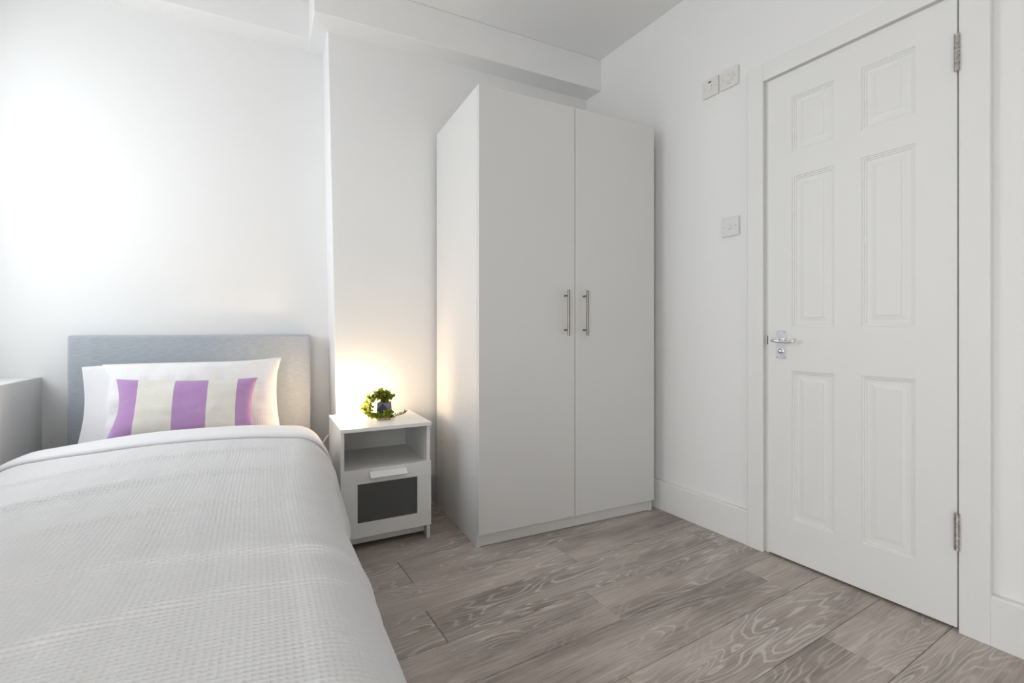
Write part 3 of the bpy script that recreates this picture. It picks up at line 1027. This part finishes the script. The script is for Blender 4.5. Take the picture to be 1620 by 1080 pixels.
# faceted pot: square top and bottom, diamond facets between
h_, r_ = 0.066, 0.030
bm = bmesh.new()
n8 = 4
def ringp(r, z, off): return [bm.verts.new((r * math.cos(R(off + 90 * k)), r * math.sin(R(off + 90 * k)), z)) for k in range(4)]
b0 = ringp(r_ * 1.22, 0, 45); mA = ringp(r_ * 1.06, h_ * 0.46, 0); mB = ringp(r_ * 1.36, h_ * 0.46, 45); t0 = ringp(r_ * 1.30, h_, 45); i0 = ringp(r_ * 1.12, h_, 45); i1 = ringp(r_ * 1.10, h_ * 0.86, 45)
# each side k lies between corner k-1 and corner k (mA[k] in its middle)
for k in range(4):
    c0, c1 = (k - 1) % 4, k
    tm = bm.verts.new((t0[c0].co + t0[c1].co) / 2)
    bmid = bm.verts.new((b0[c0].co + b0[c1].co) / 2)
    f = bm.faces.new((mB[c0], bmid, mB[c1], tm)); f.material_index = 1
    for tri in ((t0[c0], mB[c0], tm), (tm, mB[c1], t0[c1]), (b0[c0], bmid, mB[c0]), (bmid, b0[c1], mB[c1])):
        bm.faces.new(tri)
    bm.faces.new((t0[c0], tm, t0[c1], i0[c1], i0[c0]))
    bm.faces.new((i0[c0], i0[c1], i1[c1], i1[c0]))
for v in mA: bm.verts.remove(v)
bm.faces.new(b0[::-1])
pot = obj('pot', bm, [M_pot, M_potd], plant)
bm = bmesh.new()
s4 = [bm.verts.new((r_ * 1.10 * math.cos(R(45 + 90 * k)), r_ * 1.10 * math.sin(R(45 + 90 * k)), h_ * 0.88)) for k in range(4)]
top = bm.verts.new((0, 0, h_ * 0.93))
for k in range(4): bm.faces.new((s4[k], s4[(k + 1) % 4], top))
bm.faces.new(s4[::-1])
obj('soil', bm, M_soil, plant)
inv = (Matrix.Translation(PP) @ Matrix.Rotation(R(-31), 4, 'Z')).inverted()
def pl(p): return inv @ Vector(p)
paths = [
    [(0.664, 2.300, 0.595), (0.655, 2.304, 0.625), (0.643, 2.311, 0.640), (0.622, 2.322, 0.630), (0.602, 2.330, 0.612), (0.586, 2.335, 0.592), (0.577, 2.33, 0.570), (0.578, 2.300, 0.553), (0.585, 2.262, 0.545)],
    [(0.660, 2.300, 0.595), (0.645, 2.300, 0.618), (0.622, 2.300, 0.612), (0.600, 2.292, 0.590), (0.590, 2.270, 0.565), (0.592, 2.235, 0.548), (0.606, 2.205, 0.543), (0.624, 2.182, 0.542)],
    [(0.668, 2.298, 0.595), (0.672, 2.294, 0.625), (0.677, 2.290, 0.643)],
    [(0.670, 2.296, 0.595), (0.683, 2.287, 0.620), (0.692, 2.282, 0.622)],
    [(0.666, 2.300, 0.595), (0.660, 2.296, 0.630), (0.655, 2.292, 0.646)],
    [(0.600, 2.240, 0.545), (0.612, 2.205, 0.543), (0.630, 2.188, 0.542), (0.652, 2.185, 0.541), (0.672, 2.188, 0.542)],
    [(0.640, 2.200, 0.548), (0.655, 2.196, 0.556), (0.668, 2.200, 0.560)],
]
sprig = [(0.655, 2.188, 0.541), (0.690, 2.186, 0.544), (0.718, 2.194, 0.547), (0.742, 2.204, 0.552)]
def catmull(P, n=8):
    P = [Vector(p) for p in P]
    Q = [P[0] * 2 - P[1]] + P + [P[-1] * 2 - P[-2]]
    out = []
    for i in range(1, len(Q) - 2):
        for k in range(n):
            t = k / n
            a, b, c, d = Q[i - 1], Q[i], Q[i + 1], Q[i + 2]
            out.append(0.5 * ((2 * b) + (c - a) * t + (2 * a - 5 * b + 4 * c - d) * t * t + (3 * b - a - 3 * c + d) * t ** 3))
    out.append(P[-1])
    return out
rg = random.Random(11)
lf = bmesh.new()
def add_leaf(p, d, size, asp=0.62):
    d = d.normalized()
    s = d.cross(Vector((rg.uniform(-1, 1), rg.uniform(-1, 1), rg.uniform(0.2, 1)))).normalized()
    n = s.cross(d)
    pr = [(0, 0), (0.28, 0.8), (0.62, 1.0), (0.90, 0.6), (1.0, 0.0)]
    c = [lf.verts.new(p + d * size * u + n * size * -0.10 * (1 - (2 * u - 1) ** 2)) for u, w in pr]
    L = [lf.verts.new(p + d * size * u + s * size * asp / 2 * w + n * size * 0.06) for u, w in pr[1:4]]
    Rr = [lf.verts.new(p + d * size * u - s * size * asp / 2 * w + n * size * 0.06) for u, w in pr[1:4]]
    for S in (L, Rr):
        lf.faces.new((c[0], c[1], S[0]))
        lf.faces.new((c[1], c[2], S[1], S[0]))
        lf.faces.new((c[2], c[3], S[2], S[1]))
        lf.faces.new((c[3], c[4], S[2]))
for pi, P in enumerate(paths):
    pts = [pl(q) for q in catmull(P)]
    obj('stem', tube(bmesh.new(), pts, 0.0011, 5), M_stem, plant)
    for k in range(2, len(pts)):
        cnt = 3
        for _ in range(cnt):
            d = Vector((rg.uniform(-1, 1), rg.uniform(-1, 1), rg.uniform(-0.7, 1)))
            q = pts[k] + Vector((rg.uniform(-1, 1), rg.uniform(-1, 1), rg.uniform(-0.6, 1))) * 0.0085
            q.z = max(q.z, 0.006)
            if q.z < 0.014: d.z = abs(d.z)
            add_leaf(q, d, rg.uniform(0.012, 0.021), rg.uniform(0.65, 0.9))
pts = [pl(q) for q in catmull(sprig)]
obj('stem', tube(bmesh.new(), pts, 0.0009, 5), M_stem, plant)
for k in range(4, len(pts), 3):
    for s in (-1, 1):
        add_leaf(pts[k], Vector((0.45 + 0.35 * s, 0.35 * s, 0.8 + rg.uniform(-0.2, 0.3))), rg.uniform(0.015, 0.022), 0.34)
for v in lf.verts: v.co.z = max(v.co.z, 0.0012)
lo_ = obj('leaves', lf, M_leaf, plant, smooth=True)
tag(lo_, kind='stuff')
